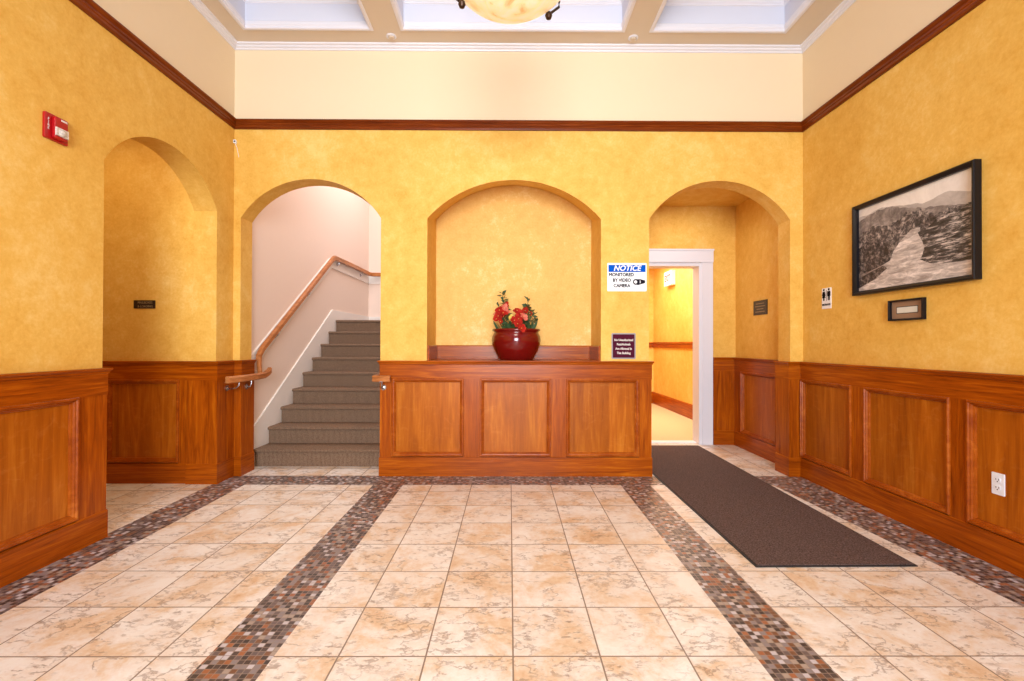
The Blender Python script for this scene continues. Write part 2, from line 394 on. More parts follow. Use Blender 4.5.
# floor: one slab, its tile fields and mosaic bands laid edge to edge
bm = B()
def fl(x0, x1, y0, y1, mi): face(bm, [(x0, y0, 0), (x1, y0, 0), (x1, y1, 0), (x0, y1, 0)], mi)
def quadf(p, mi): face(bm, [(x, y, 0) for x, y in p], mi)
yb0, yb1 = 3.822, 4.085
fl(-5.2, -2.415, 2.0, 4.3, 1)
fl(-2.415, -2.145, YF, yb1, 3)
fl(-2.145, -1.103, YF, yb0, 1); fl(-1.103, -.862, YF, yb0, 3); fl(-.862, .909, YF, yb0, 0); fl(.909, 1.148, YF, yb0, 3)
quadf([(1.148, YF), (2.27, YF), (2.262, 2.05), (2.158, yb0), (1.148, yb0)], 2)
quadf([(2.27, YF), (2.60, YF), (2.60, yb0), (2.158, yb0), (2.262, 2.05)], 3)
fl(-2.145, 2.60, yb0, yb1, 3)
fl(-2.415, -1.0, yb1, 4.42, 1); fl(-1.0, 1.1, yb1, 4.42, 0); fl(1.1, 2.60, yb1, VY+.10, 2)
fl(.75, 2.95, VY+.10, 9.25, 4)
fl(-2.6, 2.8, YF-.1, YF, 2)
struct('floor', bm, [M['tile_c'], M['tile_l'], M['tile_r'], M['mosaic'], M['corr_floor']])

# ceiling with coffers
bm = B()
CX = [(-2.19, -1.165), (-.885, .925), (1.185, 2.275)]
CYs = [(2.15, 3.862), (.18, 1.90), (-1.80, -.07), (YF+.1, -2.05)]
xs = [XL-.02] + [v for c in CX for v in c] + [XR+.02]; ys = sorted([YF-.1, YB+.02] + [v for c in CYs for v in c])
for i in range(len(xs)-1):
    for j in range(len(ys)-1):
        hole = any(abs(xs[i]-c[0]) < 1e-6 for c in CX) and any(abs(ys[j]-c[0]) < 1e-6 for c in CYs)
        if not hole: face(bm, [(xs[i], ys[j], ZC), (xs[i+1], ys[j], ZC), (xs[i+1], ys[j+1], ZC), (xs[i], ys[j+1], ZC)])
ZR = 4.03
for a, b in CX:
    for c, d in CYs:
        for p, q in (((a, c), (b, c)), ((b, c), (b, d)), ((b, d), (a, d)), ((a, d), (a, c))):
            face(bm, [(p[0], p[1], ZC), (q[0], q[1], ZC), (q[0], q[1], ZR), (p[0], p[1], ZR)], 1)
        face(bm, [(a, c, ZR), (b, c, ZR), (b, d, ZR), (a, d, ZR)], 1)
struct('ceiling', bm, [M['ceiling'], M['coffer']])
n = 1
for a, b in CX:
    for c, d in CYs:
        bm = B()
        frame_sweep(bm, (0, 0, ZC), (1, 0, 0), (0, 1, 0), (0, 0, -1), a-.028, b+.028, c-.028, d+.028,
                    [(0, 0), (0, .006), (.010, .009), (.022, .009), (.030, .004), (.030, -.012), (.036, -.020), (.036, -.045), (.028, -.055), (.028, 0)])
        frame_sweep(bm, (0, 0, ZC), (1, 0, 0), (0, 1, 0), (0, 0, -1), a, b, c, d,
                    [(0, -.276), (.045, -.276), (.045, -.262), (.030, -.250), (.018, -.225), (.008, -.215), (.008, -.205), (0, -.20)])
        struct('trim_coffer_%d' % n, bm, M['white']); n += 1
# crown moulding and picture rail round the three walls
def room_path(o=0): return [(XL, YF), (XL, YB), (XR, YB), (XR, YF)]
bm = B(); plan_sweep(bm, room_path(), [(0, 3.712), (.010, 3.712), (.014, 3.722), (.030, 3.728), (.036, 3.738), (.052, 3.742), (.055, ZC), (0, ZC)])
struct('trim_crown', bm, M['white'])
bm = B(); plan_sweep(bm, room_path(), [(0, 3.016), (.012, 3.016), (.018, 3.030), (.018, 3.046), (.024, 3.052), (.024, 3.066), (.034, 3.074), (.040, 3.082), (.040, 3.092), (0, 3.095)])
struct('trim_picture_rail', bm, M['wood_dark'])

# ------------------------------------------------------------------ wainscot
BASE, PB, PT, CAP = .165, .175, .843, 1.0
WD = .027
def panelling(root, path, runs, name_panel='panel'):
    """path: plan polyline on the plaster face, the room to the right of the walking direction.
    runs: for each segment, list of (s0, s1) outer edges of the mouldings, in metres along the wooden face; None = no boards"""
    bm = B(); plan_sweep(bm, path, [(-.016, 0), (WD+.006, 0), (WD+.006, BASE-.008), (WD+.003, BASE-.001), (WD, BASE), (-.016, BASE)])
    obj('baseboard', bm, M['wood_h'], root)
    bm = B(); plan_sweep(bm, path, [(-.016, PT), (WD+.003, PT), (WD+.003, .966), (WD+.008, .970), (WD+.010, .980), (WD+.017, .986), (WD+.020, .992), (WD+.018, CAP), (-.016, CAP)])
    obj('top_rail', bm, M['wood_h'], root)
    P = [Vector((p[0], p[1], 0)) for p in path]
    for k, run in enumerate(runs):
        a, b = P[k], P[k+1]; d = (b-a).normalized(); N = Vector((d.y, -d.x, 0)); L = (b-a).length
        def end(i):   # mitre extension of the wooden face at each corner
            if i <= 0 or i >= len(P)-1: return 0
            d0 = (P[i]-P[i-1]).normalized(); d1 = (P[i+1]-P[i]).normalized()
            return d0.cross(d1).z          # +1 left turn (convex for a room on the right), -1 right turn
        s_lo = WD if end(k) < -.5 else (.016 if end(k) > .5 else 0); s_hi = L + WD*end(k+1)
        def slab(bm, s0, s1, o0, o1, z0, z1):
            c = [a+d*s0+N*o0, a+d*s1+N*o0, a+d*s1+N*o1, a+d*s0+N*o1]
            extrude_poly(bm, [(v.x, v.y, z0) for v in c], (0, 0, z1-z0))
        cur = s_lo
        segs = []
        for (s0, s1) in run:
            if s0+.008 > cur+.002: segs.append((cur, s0+.008))
            cur = s1-.008
        segs.append((cur, s_hi))
        for s0, s1 in segs:
            if s1-s0 < .004: continue
            bm = B(); slab(bm, s0, s1, -.016, WD, BASE, PT); obj('stile', bm, M['wood_v'], root)
        for (s0, s1) in run:
            bm = B(); slab(bm, s0+.004 if s0-s_lo > .02 else s_lo-.03, s1-.004, -.016, WD-.018, BASE, PT)
            pn = obj(name_panel, bm, M['wood_panel'], root)
            bm = B()
            frame_sweep(bm, a, d, Vector((0, 0, 1)), N, s0, s1, PB-.004, PT+.004,
                        [(0, WD-.002), (0, WD+.008), (.005, WD+.014), (.013, WD+.014), (.017, WD+.006), (.022, WD+.005), (.026, WD-.004), (.033, WD-.008), (.036, WD-.018), (.036, WD-.020), (0, WD-.020)])
            obj('molding', bm, M['wood_mold'], pn)
# left near run  (walk +Y, room on the right => normal = (+1,0))
r = thing('wainscot', 'tall cherry wood wainscot on the left wall, nearer the camera than the arched side opening', 'wainscot', (XL, 2.2, 0))
pth = [(XL, YF), (XL, 2.765), (XL-.19, 2.765)]
panelling(r, pth, [[(YY-YF, YY+.62-YF) for YY in (-.68, .12, 1.08, 2.002)][:1] + [(y0-YF, y0+.655-YF) for y0 in (.43, 1.19, 1.95)], []])
# corridor + stair corner run
r = thing('wainscot', 'cherry wood wainscot wrapping the corner between the side corridor and the stairs', 'wainscot', (XL, 3.95, 0))
pth = [(-5.2, 3.88), (XL-.19, 3.88), (XL-.19, 3.865), (XL, 3.865), (XL, YB), (SO[0], YB), (SO[0], YB+WT)]
panelling(r, pth, [[(1.10, 1.72), (1.905, 2.50)], [], [], [], [], []])
# right run incl. jamb
r = thing('wainscot', 'long cherry wood wainscot along the right wall under the framed pictures', 'wainscot', (XR, 2.5, 0))
pth = [(RO[1], YB+WT), (RO[1], YB), (XR-.012, YB), (XR-.012, YF)]
panelling(r, pth, [[], [], [(YB-b, YB-a) for b, a in ((4.071, 3.462), (3.340, 2.685), (2.585, 1.93), (1.81, 1.155), (1.035, .38), (.26, -.395))]])
# vestibule run
r = thing('wainscot', 'short cherry wood wainscot inside the right arch beside the white doorway', 'wainscot', (VX, 4.9, 0))
pth = [(2.336, VY), (VX, VY), (VX, YB+WT+.012)]
panelling(r, pth, [[], [(VY-5.20, VY-4.50)]])

# the ledge under the niche
r = thing('panelled_ledge', 'waist-high cherry wood counter front with three panels below the arched niche', 'counter', (.05, YB-.03, 0))
LX0, LX1 = SO[1]+.032, RO[0]-.012
pth = [(LX0, YB+WT), (LX0, YB), (LX1, YB), (LX1, YB+WT)]
panelling(r, pth, [[], [(-1.022-LX0, -.395-LX0), (-.256-LX0, .362-LX0), (.492-LX0, 1.129-LX0)], []])
bm = B(); box(bm, NO[0]+.001, NO[1]-.001, YB-.02, YB+.498, .980, 1.0005); obj('ledge_top', bm, M['wood_h'], r)
bm = B(); plan_sweep(bm, [(NO[0], YB+.03), (NO[0], YB+.50), (NO[1], YB+.50), (NO[1], YB+.03)], [(-.0, 1.0), (.016, 1.0), (.016, 1.125), (.010, 1.133), (0, 1.133)])
obj('backsplash', bm, M['wood_h'], r)

# ------------------------------------------------------------------ door casing in the vestibule
bm = B()
cw = .115
CY0 = VY-.022
dr = bm
box(dr, DX1+.033, 2.332, CY0, VY+.002, 0, DZ+.03)
box(dr, DX0-.15, DX0-.03, CY0, VY+.002, 0, DZ+.03)
box(dr, DX0-.16, 2.334, CY0-.010, VY+.002, DZ+.03, DZ+.145)
box(dr, DX0-.17, 2.340, CY0-.018, VY+.002, DZ+.145, DZ+.165)
box(dr, DX1+.035, DX1+.055, CY0-.008, CY0, 0, DZ+.03)
box(dr, DX0-.15, 2.332, CY0-.014, CY0, DZ+.012, DZ+.034)
d1 = struct('door_1', dr, M['white'], bevel=.002)
bm = B(); box(bm, DX1, DX1+.036, VY-.016, VY+.17, 0, DZ+.012); box(bm, DX0-.036, DX0, VY-.016, VY+.17, 0, DZ+.012); box(bm, DX0, DX1, VY-.016, VY+.17, DZ-.03, DZ+.012)
obj('door_jamb', bm, M['white'], d1, bevel=.002)
bm = B(); box(bm, DX0, DX1, VY+.06, VY+.16, 0, .012); obj('threshold', bm, M['signwhite'], d1)
# hallway chair rail and baseboard
hp = [(.9, 9.1), (2.80, 9.1), (2.80, VY+.2)]
bm = B(); plan_sweep(bm, hp, [(0, 1.08), (.02, 1.08), (.02, 1.15), (.034, 1.16), (.034, 1.185), (0, 1.185)])
struct('trim_chair_rail', bm, M['wood_h'])
bm = B(); plan_sweep(bm, hp, [(0, 0), (.018, 0), (.018, .21), (.010, .225), (0, .225)])
struct('baseboard_hallway', bm, M['wood_h'])

# ------------------------------------------------------------------ stairs
RISE, RUN, Y1, NST = .163, .255, 4.37, 9
st = thing('staircase', 'straight flight of dark brown carpeted stairs rising behind the left arch', 'stairs', (-1.75, Y1, 0))
x0s, x1s = SX+.003, SO[1]-.004
for k in range(NST):
    z = RISE*(k+1); y = Y1+RUN*k; y2 = y+RUN+.03 if k < NST-1 else 7.94
    prof = [(y+.022, RISE*k), (y+.022, z-.034), (y+.004, z-.030), (y-.003, z-.018), (y, z-.006), (y+.010, z), (y2, z), (y2, max(z-.34, 0) if k < NST-1 else z-.2)]
    if k: prof = [(y+.022, RISE*k-.0)] + prof[1:]
    bm = B(); extrude_poly(bm, [(x0s+.014, a, b) for a, b in prof], (x1s-x0s-.014 if k < NST-1 else .58-x0s if False else x1s-x0s-.014, 0, 0))
    obj('step', bm, M['stair_carpet'], st, smooth='auto')
bm = B()
zt = lambda y: RISE + .20 + (y-Y1)*RISE/RUN
yt = Y1 + (1.467+.13-RISE-.20)*RUN/RISE
extrude_poly(bm, [(SX, Y1-.09, 0), (SX, Y1-.09, zt(Y1-.09)), (SX, yt, zt(yt)), (SX, 7.94, 1.467+.13), (SX, 7.94, 1.30), (SX, 6.5, 1.3), (SX, Y1+.3, 0)], (.016, 0, 0))
obj('skirt_board', bm, M['stair_white'], st)
bm = B(); box(bm, SX+.01, .59, 7.925, 7.95, 1.467, 1.467+.13); struct('baseboard_landing', bm, M['stair_white'])
bm = B(); box(bm, SO[1]-.004, .6, 6.36, 7.95, 1.35, 1.467); struct('floor_landing', bm, M['stair_carpet'])

# handrails
def rail_sweep(bm, pts, w=.040, h=.046):
    P = [Vector(p) for p in pts]; R = []
    shape = [(-.5, -.35), (-.36, -.5), (.36, -.5), (.5, -.35), (.42, .02), (.5, .30), (.30, .5), (-.30, .5), (-.5, .30), (-.42, .02)]
    for i, p in enumerate(P):
        d = (P[min(i+1, len(P)-1)]-P[max(i-1, 0)]).normalized()
        a = Vector((d.x, d.y, 0)).normalized() if Vector((d.x, d.y, 0)).length > 1e-4 else Vector((0, 1, 0))
        s = Vector((a.y, -a.x, 0))
        R.append([p + s*(u*w) + Vector((0, 0, 1))*(v*h) for u, v in shape])
    rings(bm, R)
def bracket(root, wall, railp, n):
    """steel hook bracket: rosette on the wall, arm curving up to the rail"""
    wv, rv, n = Vector(wall), Vector(railp), Vector(n)
    bm = B(); pts = [wv, wv+n*.02]
    m = wv + (rv-wv)*.0
    out = (Vector((rv.x, rv.y, 0))-Vector((wv.x, wv.y, 0)))
    pts = [wv, wv+out*.35+Vector((0, 0, -.006)), wv+out*.75+Vector((0, 0, .004)), wv+out*.97+Vector((0, 0, (rv.z-wv.z)*.45)), rv]
    tube(bm, pts, .0065, 8)
    R = []
    a = n.cross(Vector((0, 0, 1))).normalized(); b = Vector((0, 0, 1))
    R = [[wv+n*dd+(a*math.cos(t)+b*math.sin(t))*rr for t in [2*math.pi*k/16 for k in range(16)]] for dd, rr in ((.0, .024), (.006, .024), (.012, .014), (.013, .004))]
    rings(bm, R)
    box(bm, rv.x-.014, rv.x+.014, rv.y-.03, rv.y+.03, rv.z-.004, rv.z+.002)
    obj('bracket', bm, M['chrome'], root, smooth='auto')
hr = thing('handrail', 'light wooden handrail climbing the left stair wall on a pale backing board', 'handrail', (SX, 4.3, .8))
RXX = SX+.052
zr = lambda y: 1.072 + .663*(y-4.41)
yK = 6.24
bm = B()
rail_sweep(bm, [(RXX, 4.375, zr(4.375)-.03), (RXX, 4.45, zr(4.45)), (RXX, 4.6, zr(4.6)), (RXX, yK-.05, zr(yK-.05)), (RXX, yK-.02, zr(yK-.02)-.002), (RXX, yK+.03, zr(yK)+.004), (RXX, 7.2, 2.303), (RXX, 7.80, 2.303), (RXX+.03, 7.87, 2.303), (RXX+.12, 7.885, 2.303), (.3, 7.885, 2.303)], .046, .062)
tube(bm, [(RXX, 4.40, zr(4.375)-.01), (RXX+.004, 4.385, .96), (RXX+.02, 4.37, .87)], .022, 10)
obj('rail', bm, M['wood_rail'], hr, smooth='auto')
bm = B(); hx = SO[0]+WD+.047
rail_sweep(bm, [(hx-.025, 3.835, .848), (hx-.002, 3.90, .848), (hx, 4.0, .848), (hx, 4.25, .848), (hx-.0, 4.36, .852), (hx, 4.43, .872), (hx, 4.46, .892)], .046, .056)
obj('rail_return', bm, M['wood_rail'], hr, smooth='auto')
bm = B()
def bb(y, off): return zr(y)+off
bp = [(SX, 4.285, bb(4.285, .012)), (SX, yK-.03, bb(yK-.03, .012)), (SX, 7.945, 2.338), (SX, 7.945, 2.155), (SX, yK+.03, 2.155), (SX, 4.285, bb(4.285, -.125))]
extrude_poly(bm, bp, (.016, 0, 0))
box(bm, SX+.01, .59, 7.934, 7.95, 2.155, 2.338)
obj('backing_board', bm, M['stair_white'], hr)
bracket(hr, (XL+WD, 3.97, .768), (hx-.004, 3.97, .825), (1, 0, 0))
bracket(hr, (SO[0]+WD, 4.15, .765), (hx, 4.15, .825), (1, 0, 0))
for y in (4.75, 5.5): bracket(hr, (SX+.016, y, zr(y)-.075), (RXX, y, zr(y)-.024), (1, 0, 0))
for y in (6.45, 7.45): bracket(hr, (SX+.016, y, 2.228), (RXX, y, 2.28), (1, 0, 0))
hr2 = thing('handrail', 'stub of light wooden handrail curling round the left end of the panelled counter', 'handrail', (LX0, 4.05, .8))
bm = B(); fy = YB-WD-.062; ex = LX0-.075
rail_sweep(bm, [(ex, 4.75, 1.07), (ex, 4.45, .905), (ex, 4.36, .862), (ex, 4.25, .848), (ex, fy+.07, .848), (ex+.012, fy+.022, .848), (ex+.06, fy, .848), (-1.018, fy, .848)], .046, .054)
obj('rail', bm, M['wood_rail'], hr2, smooth='auto')
bracket(hr2, (-1.09, YB-WD, .768), (-1.09, fy, .825), (0, -1, 0))
bracket(hr2, (LX0-WD, 4.22, .798), (ex, 4.22, .825), (-1, 0, 0))

# ------------------------------------------------------------------ mat
bm = B(); mp_ = [(1.272, 2.415), (2.118, 2.425), (2.135, 5.29), (1.262, 5.29)]
extrude_poly(bm, [(x, y, .001) for x, y in mp_], (0, 0, .005))
mt = tag(obj('floor_mat', bm, M['rubber'], loc=(1.69, 3.8, 0)), 'long dark brown runner mat leading to the white doorway', 'mat')
bm = B(); c = Vector((1.69, 3.8))
extrude_poly(bm, [(x+(.012 if x < c.x else -.012), y+(.012 if y < c.y else -.012), .004) for x, y in mp_], (0, 0, .006))
obj('pile', bm, M['mat'], mt)

# ------------------------------------------------------------------ text helper
def text(root, s, size, mat, o, U, V, N, align='CENTER', shear=0., name='lettering', sx=1.0, depth=.0008, bold=0.):
    cu = bpy.data.curves.new('t', 'FONT'); cu.body = s; cu.size = size; cu.align_x = align; cu.align_y = 'CENTER'
    cu.shear = shear; cu.extrude = depth; cu.resolution_u = 3
    to = bpy.data.objects.new('t', cu); COL.objects.link(to)
    dg = bpy.context.evaluated_depsgraph_get(); me = bpy.data.meshes.new_from_object(to.evaluated_get(dg))
    bpy.data.objects.remove(to); bm = B()
    for i, (bx, by) in enumerate(((0, 0), (1, 0), (-1, 0), (0, 1), (0, -1)) if bold else ((0, 0),)):
        k = len(bm.verts); bm.from_mesh(me); bm.verts.ensure_lookup_table()
        for v in bm.verts[k:]: v.co += Vector((bx*bold, by*bold, .00012*i))
    bpy.data.meshes.remove(me)
    o, U, V, N = Vector(o), Vector(U), Vector(V), Vector(N)
    for v in bm.verts:
        x, y, z = v.co; v.co = o + U*x*sx + V*y + N*z
    return obj(name, bm, mat, root)
def plate(bm, o, U, V, N, w, h, n0, n1, rad=0, seg=4):
    """rounded plate centred on o"""
    o, U, V, N = Vector(o), Vector(U), Vector(V), Vector(N); pts = []
    for cx, cz, a0 in ((1, 1, 0), (-1, 1, 90), (-1, -1, 180), (1, -1, 270)):
        if rad == 0: pts.append(o+U*cx*w/2+V*cz*h/2+N*n0); continue
        for k in range(seg+1):
            a = math.radians(a0+90*k/seg)
            pts.append(o+U*(cx*(w/2-rad)+rad*math.cos(a))+V*(cz*(h/2-rad)+rad*math.sin(a))+N*n0)
    extrude_poly(bm, pts, N*(n1-n0))
X_, Y_, Z_ = Vector((1, 0, 0)), Vector((0, 1, 0)), Vector((0, 0, 1))
FB = (X_, Z_, -Y_)             # signs on walls facing the camera
FR = (-Y_, Z_, -X_)            # on the right wall (reading direction runs towards the camera)
FL = (Y_, Z_, X_)

# notice sign
c = Vector((1.027, YB, 1.735)); r = thing('notice_sign', 'white sign with blue NOTICE heading on the pier between niche and right arch', 'sign', c)
bm = B(); plate(bm, c, *FB, .345, .248, 0, .004, .008); obj('sign_plate', bm, M['signwhite'], r)
bm = B(); plate(bm, c+Z_*.076, *FB, .325, .062, .004, .005); obj('blue_header', bm, M['blue'], r)
text(r, 'NOTICE', .066, M['signwhite'], c+Z_*.076-Y_*.0055, *FB, bold=.0016, shear=.25, sx=.98)
text(r, 'MONITORED', .040, M['ink'], c+Vector((-.050, -.0045, .020)), *FB, bold=.0017, sx=.93)
text(r, 'BY VIDEO', .040, M['ink'], c+Vector((-.045, -.0045, -.028)), *FB, bold=.0017, sx=.92)
text(r, 'CAMERA', .040, M['ink'], c+Vector((-.045, -.0045, -.076)), *FB, bold=.0017, sx=.93)
bm = B(); cc = c+Vector((.108, 0, -.040))
extrude_poly(bm, [cc+X_*a+Z_*b-Y_*.004 for a, b in ((-.030, -.022), (-.012, -.030), (.048, -.012), (.052, .0), (.048, .012), (.010, .022), (-.030, .022))], -Y_*.0012)
lathe(bm, [(.0001, 0), (.026, 0), (.026, -.0015), (.0001, -.0015)], tuple(cc+Vector((-.030, -.004, -.002))), 20, 'Y')
obj('camera_icon', bm, M['ink'], r)
bm = B(); lathe(bm, [(.0001, 0), (.014, 0), (.014, -.0006), (.0001, -.0006)], tuple(cc+Vector((-.033, -.0056, -.002))), 16, 'Y')
obj('camera_icon_lens', bm, M['signwhite'], r)
bm = B(); box(bm, cc.x+.004, cc.x+.010, cc.y-.0062, cc.y-.0050, cc.z-.014, cc.z+.012); obj('camera_icon_stripe', bm, M['signwhite'], r)
# maroon sign
c = Vector((.998, YB, 1.132)); r = thing('pet_policy_sign', 'small square maroon plaque about pets just above the counter top', 'sign', c)
bm = B(); plate(bm, c, *FB, .212, .226, 0, .004, .010); obj('sign_border', bm, M['silver'], r)
bm = B(); plate(bm, c, *FB, .190, .204, .004, .006, .006); obj('sign_face', bm, M['maroon'], r)
for i, s in enumerate(('No Unauthorized', 'Pets/Animals', 'Are Allowed In', 'This Building')):
    text(r, s, .027, M['letter'], c+Vector((0, -.0065, .052-.038*i)), *FB, bold=.0009, sx=.86)
# mailboxes sign
c = Vector((-3.008, 3.88, 1.465)); r = thing('mailboxes_sign', 'narrow black sign with small pale lettering on the side corridor wall', 'sign', c)
bm = B(); plate(bm, c, *FB, .176, .068, 0, .005, .003); obj('sign_plate', bm, M['blacksign'], r)
text(r, 'MAILBOXES', .027, M['letter_dim'], c+Vector((.006, -.0055, .014)), *FB, sx=.86)
text(r, '& LOADING', .027, M['letter_dim'], c+Vector((.008, -.0055, -.017)), *FB, sx=.86)
# plaque in the vestibule
c = Vector((VX, 4.84, 1.53)); r = thing('wall_plaque', 'small dark grey lettered plaque inside the right arch', 'plaque', c)
bm = B(); plate(bm, c, *FR, .265, .15, 0, .006, .003); obj('plaque_plate', bm, M['blacksign'], r)
bm = B(); plate(bm, c, *FR, .235, .125, .006, .0075); obj('plaque_face', bm, M['greysign'], r)
bm = B()
for k, wd in enumerate((.16, .19, .13, .18)): plate(bm, c+Z_*(.042-.028*k), *FR, wd, .007, .0075, .0085)
obj('raised_text_lines', bm, M['letter_dim'], r)
# restroom sign
c = Vector((XR, 3.789, 1.525)); r = thing('restroom_sign', 'small white sign with black man and woman figures on the right wall', 'sign', c)
bm = B(); plate(bm, c, *FR, .108, .168, 0, .005, .004); obj('sign_plate', bm, M['signwhite'], r)
def fig(cu, dress):
    bm = B(); q = lambda u, v: c + FR[0]*(cu+u) + Z_*v + FR[2]*.005
    body = [(-.016, .038), (.016, .038), (.019, .030), (.019, -.002), (.012, -.002), (.012, -.036), (.002, -.036), (.002, -.004), (-.002, -.004), (-.002, -.036), (-.012, -.036), (-.012, -.002), (-.019, -.002), (-.019, .030)]
    if dress: body = [(-.013, .038), (.013, .038), (.022, .004), (.016, .002), (.021, -.014), (.008, -.014), (.008, -.036), (-.008, -.036), (-.008, -.014), (-.021, -.014), (-.016, .002), (-.022, .004)]
    extrude_poly(bm, [q(*p) for p in body], FR[2]*.001)
    extrude_poly(bm, [q(.010*math.cos(t), .052+.010*math.sin(t)) for t in [math.tau*k/14 for k in range(14)]], FR[2]*.001)
    for v in bm.verts: v.co += Z_*.018
    obj('figure', bm, M['inkblack'], r)
fig(-.030, True); fig(.030, False)
bm = B(); plate(bm, c+Z_*.022, *FR, .004, .088, .005, .006); obj('divider_line', bm, M['inkblack'], r)
text(r, 'RESTROOM', .022, M['inkblack'], c+Vector((-.006, 0, -.052)), *FR, sx=.85, bold=.0005)
# exit sign in the hallway
c = Vector((2.80, 8.08, 2.28)); r = thing('exit_sign', 'white box sign with red letters high on the bright hallway wall', 'exit sign', c)
bm = B(); plate(bm, c, *FR, .36, .25, 0, .075, .01); obj('housing', bm, M['signwhite'], r, bevel=.004)
text(r, 'EXIT', .16, M['red'], c-X_*.077, *FR, bold=.003, sx=.85)
# fire alarm
c = Vector((XL, 2.484, 2.278)); r = thing('fire_alarm', 'red wall fire alarm with clear strobe high on the left wall', 'fire alarm', c)
bm = B(); plate(bm, c, *FL, .128, .135, 0, .014, .008); obj('back_plate', bm, M['red'], r, bevel=.002)
bm = B(); plate(bm, c+Y_*.006, *FL, .072, .116, .014, .034, .012); obj('housing', bm, M['red'], r, bevel=.005)
bm = B()
R = []
for k in range(9):
    a = math.pi*k/8
    R.append([c+Vector((.034 + .034*math.sin(a), .022+.040*math.cos(a)*1.0, z)) for z in (-.040, -.032, -.010, -.002)])
lathe(bm, [(.001, -.001), (.020, .0), (.027, .008), (.027, .028), (.020, .036), (.001, .037)], (c.x+.024, c.y+.004, c.z-.040), 20)
box(bm, c.x+.03, c.x+.042, c.y-.028, c.y+.038, c.z-.042, c.z+.0)
obj('strobe_lens', bm, M['lens'], r, smooth='auto')
for i, ch in enumerate('FIRE'):
    text(r, ch, .019, M['letter'], c+Vector((.0148, -.045, .034-.016*i)), *FL)
bm = B(); plate(bm, c+Vector((0, .020, .046)), *FL, .034, .009, .034, .0352); obj('white_label', bm, M['letter'], r)
# outlet
c = Vector((XR-.012-WD+.018, 2.437, .425)); r = thing('wall_outlet', 'white duplex power outlet set in the right wainscot panel nearest the camera', 'outlet', c)
bm = B(); plate(bm, c, *FR, .066, .114, 0, .005, .005); obj('face_plate', bm, M['outlet'], r, bevel=.0015)
for s in (-1, 1):
    bm = B(); plate(bm, c+Z_*s*.021, *FR, .030, .028, .006, .0078, .008); so = obj('socket', bm, M['outlet'], r)
    bm = B()
    for q in (-.007, .007): plate(bm, c+Z_*(s*.021+.003)+Y_*q, *FR, .0030, .010, .0078, .0083)
    plate(bm, c+Z_*(s*.021-.008), *FR, .006, .006, .0078, .0083, .002); obj('slots', bm, M['slot'], so)

# framed landscape photograph
def fpt(c, u, v, n): return Vector((c.x-n, c.y-u, c.z+v))
c = Vector((XR, 2.997, 1.837)); W_, H_ = .915, .657
r = thing('framed_picture', 'large black-framed sepia photograph of a rocky river valley on the right wall', 'picture', c)
bm = B(); frame_sweep(bm, c, -Y_, Z_, -X_, -W_/2, W_/2, -H_/2, H_/2, [(0, 0), (0, .040), (.004, .044), (.012, .043), (.024, .034), (.030, .028), (.030, .004), (.030, 0)])
obj('frame', bm, M['black'], r)
bm = B(); plate(bm, c, *FR, W_-.05, H_-.05, .002, .010); pr = obj('print', bm, M['ph_sky'], r)
iw, ih = W_-.06, H_-.06
def region(nm, pts, mat, lay):
    bm = B(); 
    extrude_poly(bm, [fpt(c, (u-.5)*iw, (v-.5)*ih, .010+.0004*lay) for u, v in pts], (-.0004, 0, 0)); obj(nm, bm, mat, pr)
def jag(pts, amp, n=10, seed=1):
    rr = random.Random(seed); out = []
    for (a, b), (c_, d) in zip(pts[:-1], pts[1:]):
        for k in range(n): t = k/n; out.append((a+(c_-a)*t, b+(d-b)*t + rr.uniform(-amp, amp)))
    out.append(pts[-1]); return out
cl = lambda P: [(min(max(a, 0), 1), min(max(b, 0), 1)) for a, b in P]
region('far_mountain', cl(jag([(.0, .90), (.25, .93), (.5, .86), (.62, .82), (.80, .86), (1.0, .78)], .008, 6, 2)+[(1, 0), (0, 0)]), M['ph_far'], 0)
region('hill', cl(jag([(.0, .86), (.18, .92), (.35, .90), (.5, .82), (.62, .78), (.8, .72), (1, .66)], .010, 6, 3)+[(1, 0), (0, 0)]), M['ph_hill'], 1)
region('scrub', cl(jag([(.0, .72), (.2, .74), (.38, .70), (.48, .78), (.6, .76), (.72, .66), (.85, .70), (1, .64)], .02, 8, 4)+[(1, .2), (.0, .25)]), M['ph_bush'], 2)
region('river', cl([(.0, .14), (.12, .20), (.30, .30), (.42, .48), (.52, .58), (.60, .58), (.60, .50), (.64, .40), (.62, .30), (.70, .24), (.85, .20), (1, .20), (1, 0), (0, 0)]), M['ph_water'], 3)
region('left_bank', cl(jag([(.0, .52), (.12, .56), (.22, .52), (.30, .46), (.36, .40), (.33, .30)], .02, 5, 5)+[(.24, .26), (.10, .22), (0, .20)]), M['ph_dark'], 4)
region('rock_bank', cl(jag([(.58, .52), (.66, .56), (.78, .62), (.9, .64), (1, .70)], .015, 5, 6)+[(1, .14), (.85, .15), (.70, .17), (.60, .24), (.64, .34), (.62, .42)]), M['ph_rock'], 4)
region('dark_water', cl([(.0, .16), (.1, .20), (.26, .26), (.30, .22), (.18, .12), (.0, .04)]), M['ph_dark'], 4)
# small framed caption
c = Vector((XR, 3.013, 1.376)); r = thing('framed_caption', 'small framed caption card on brown mat below the large picture', 'picture', c)
bm = B(); frame_sweep(bm, c, -Y_, Z_, -X_, -.132, .132, -.068, .068, [(0, 0), (0, .027), (.004, .030), (.012, .022), (.012, 0)]); obj('frame', bm, M['black'], r)
bm = B(); plate(bm, c, *FR, .246, .118, .002, .008); obj('mat_board', bm, M['matboard'], r)
bm = B(); plate(bm, c, *FR, .164, .046, .008, .009); obj('caption_edge', bm, M['inkblack'], r)
bm = B(); plate(bm, c, *FR, .156, .038, .009, .010); obj('caption_card', bm, M['paper'], r)

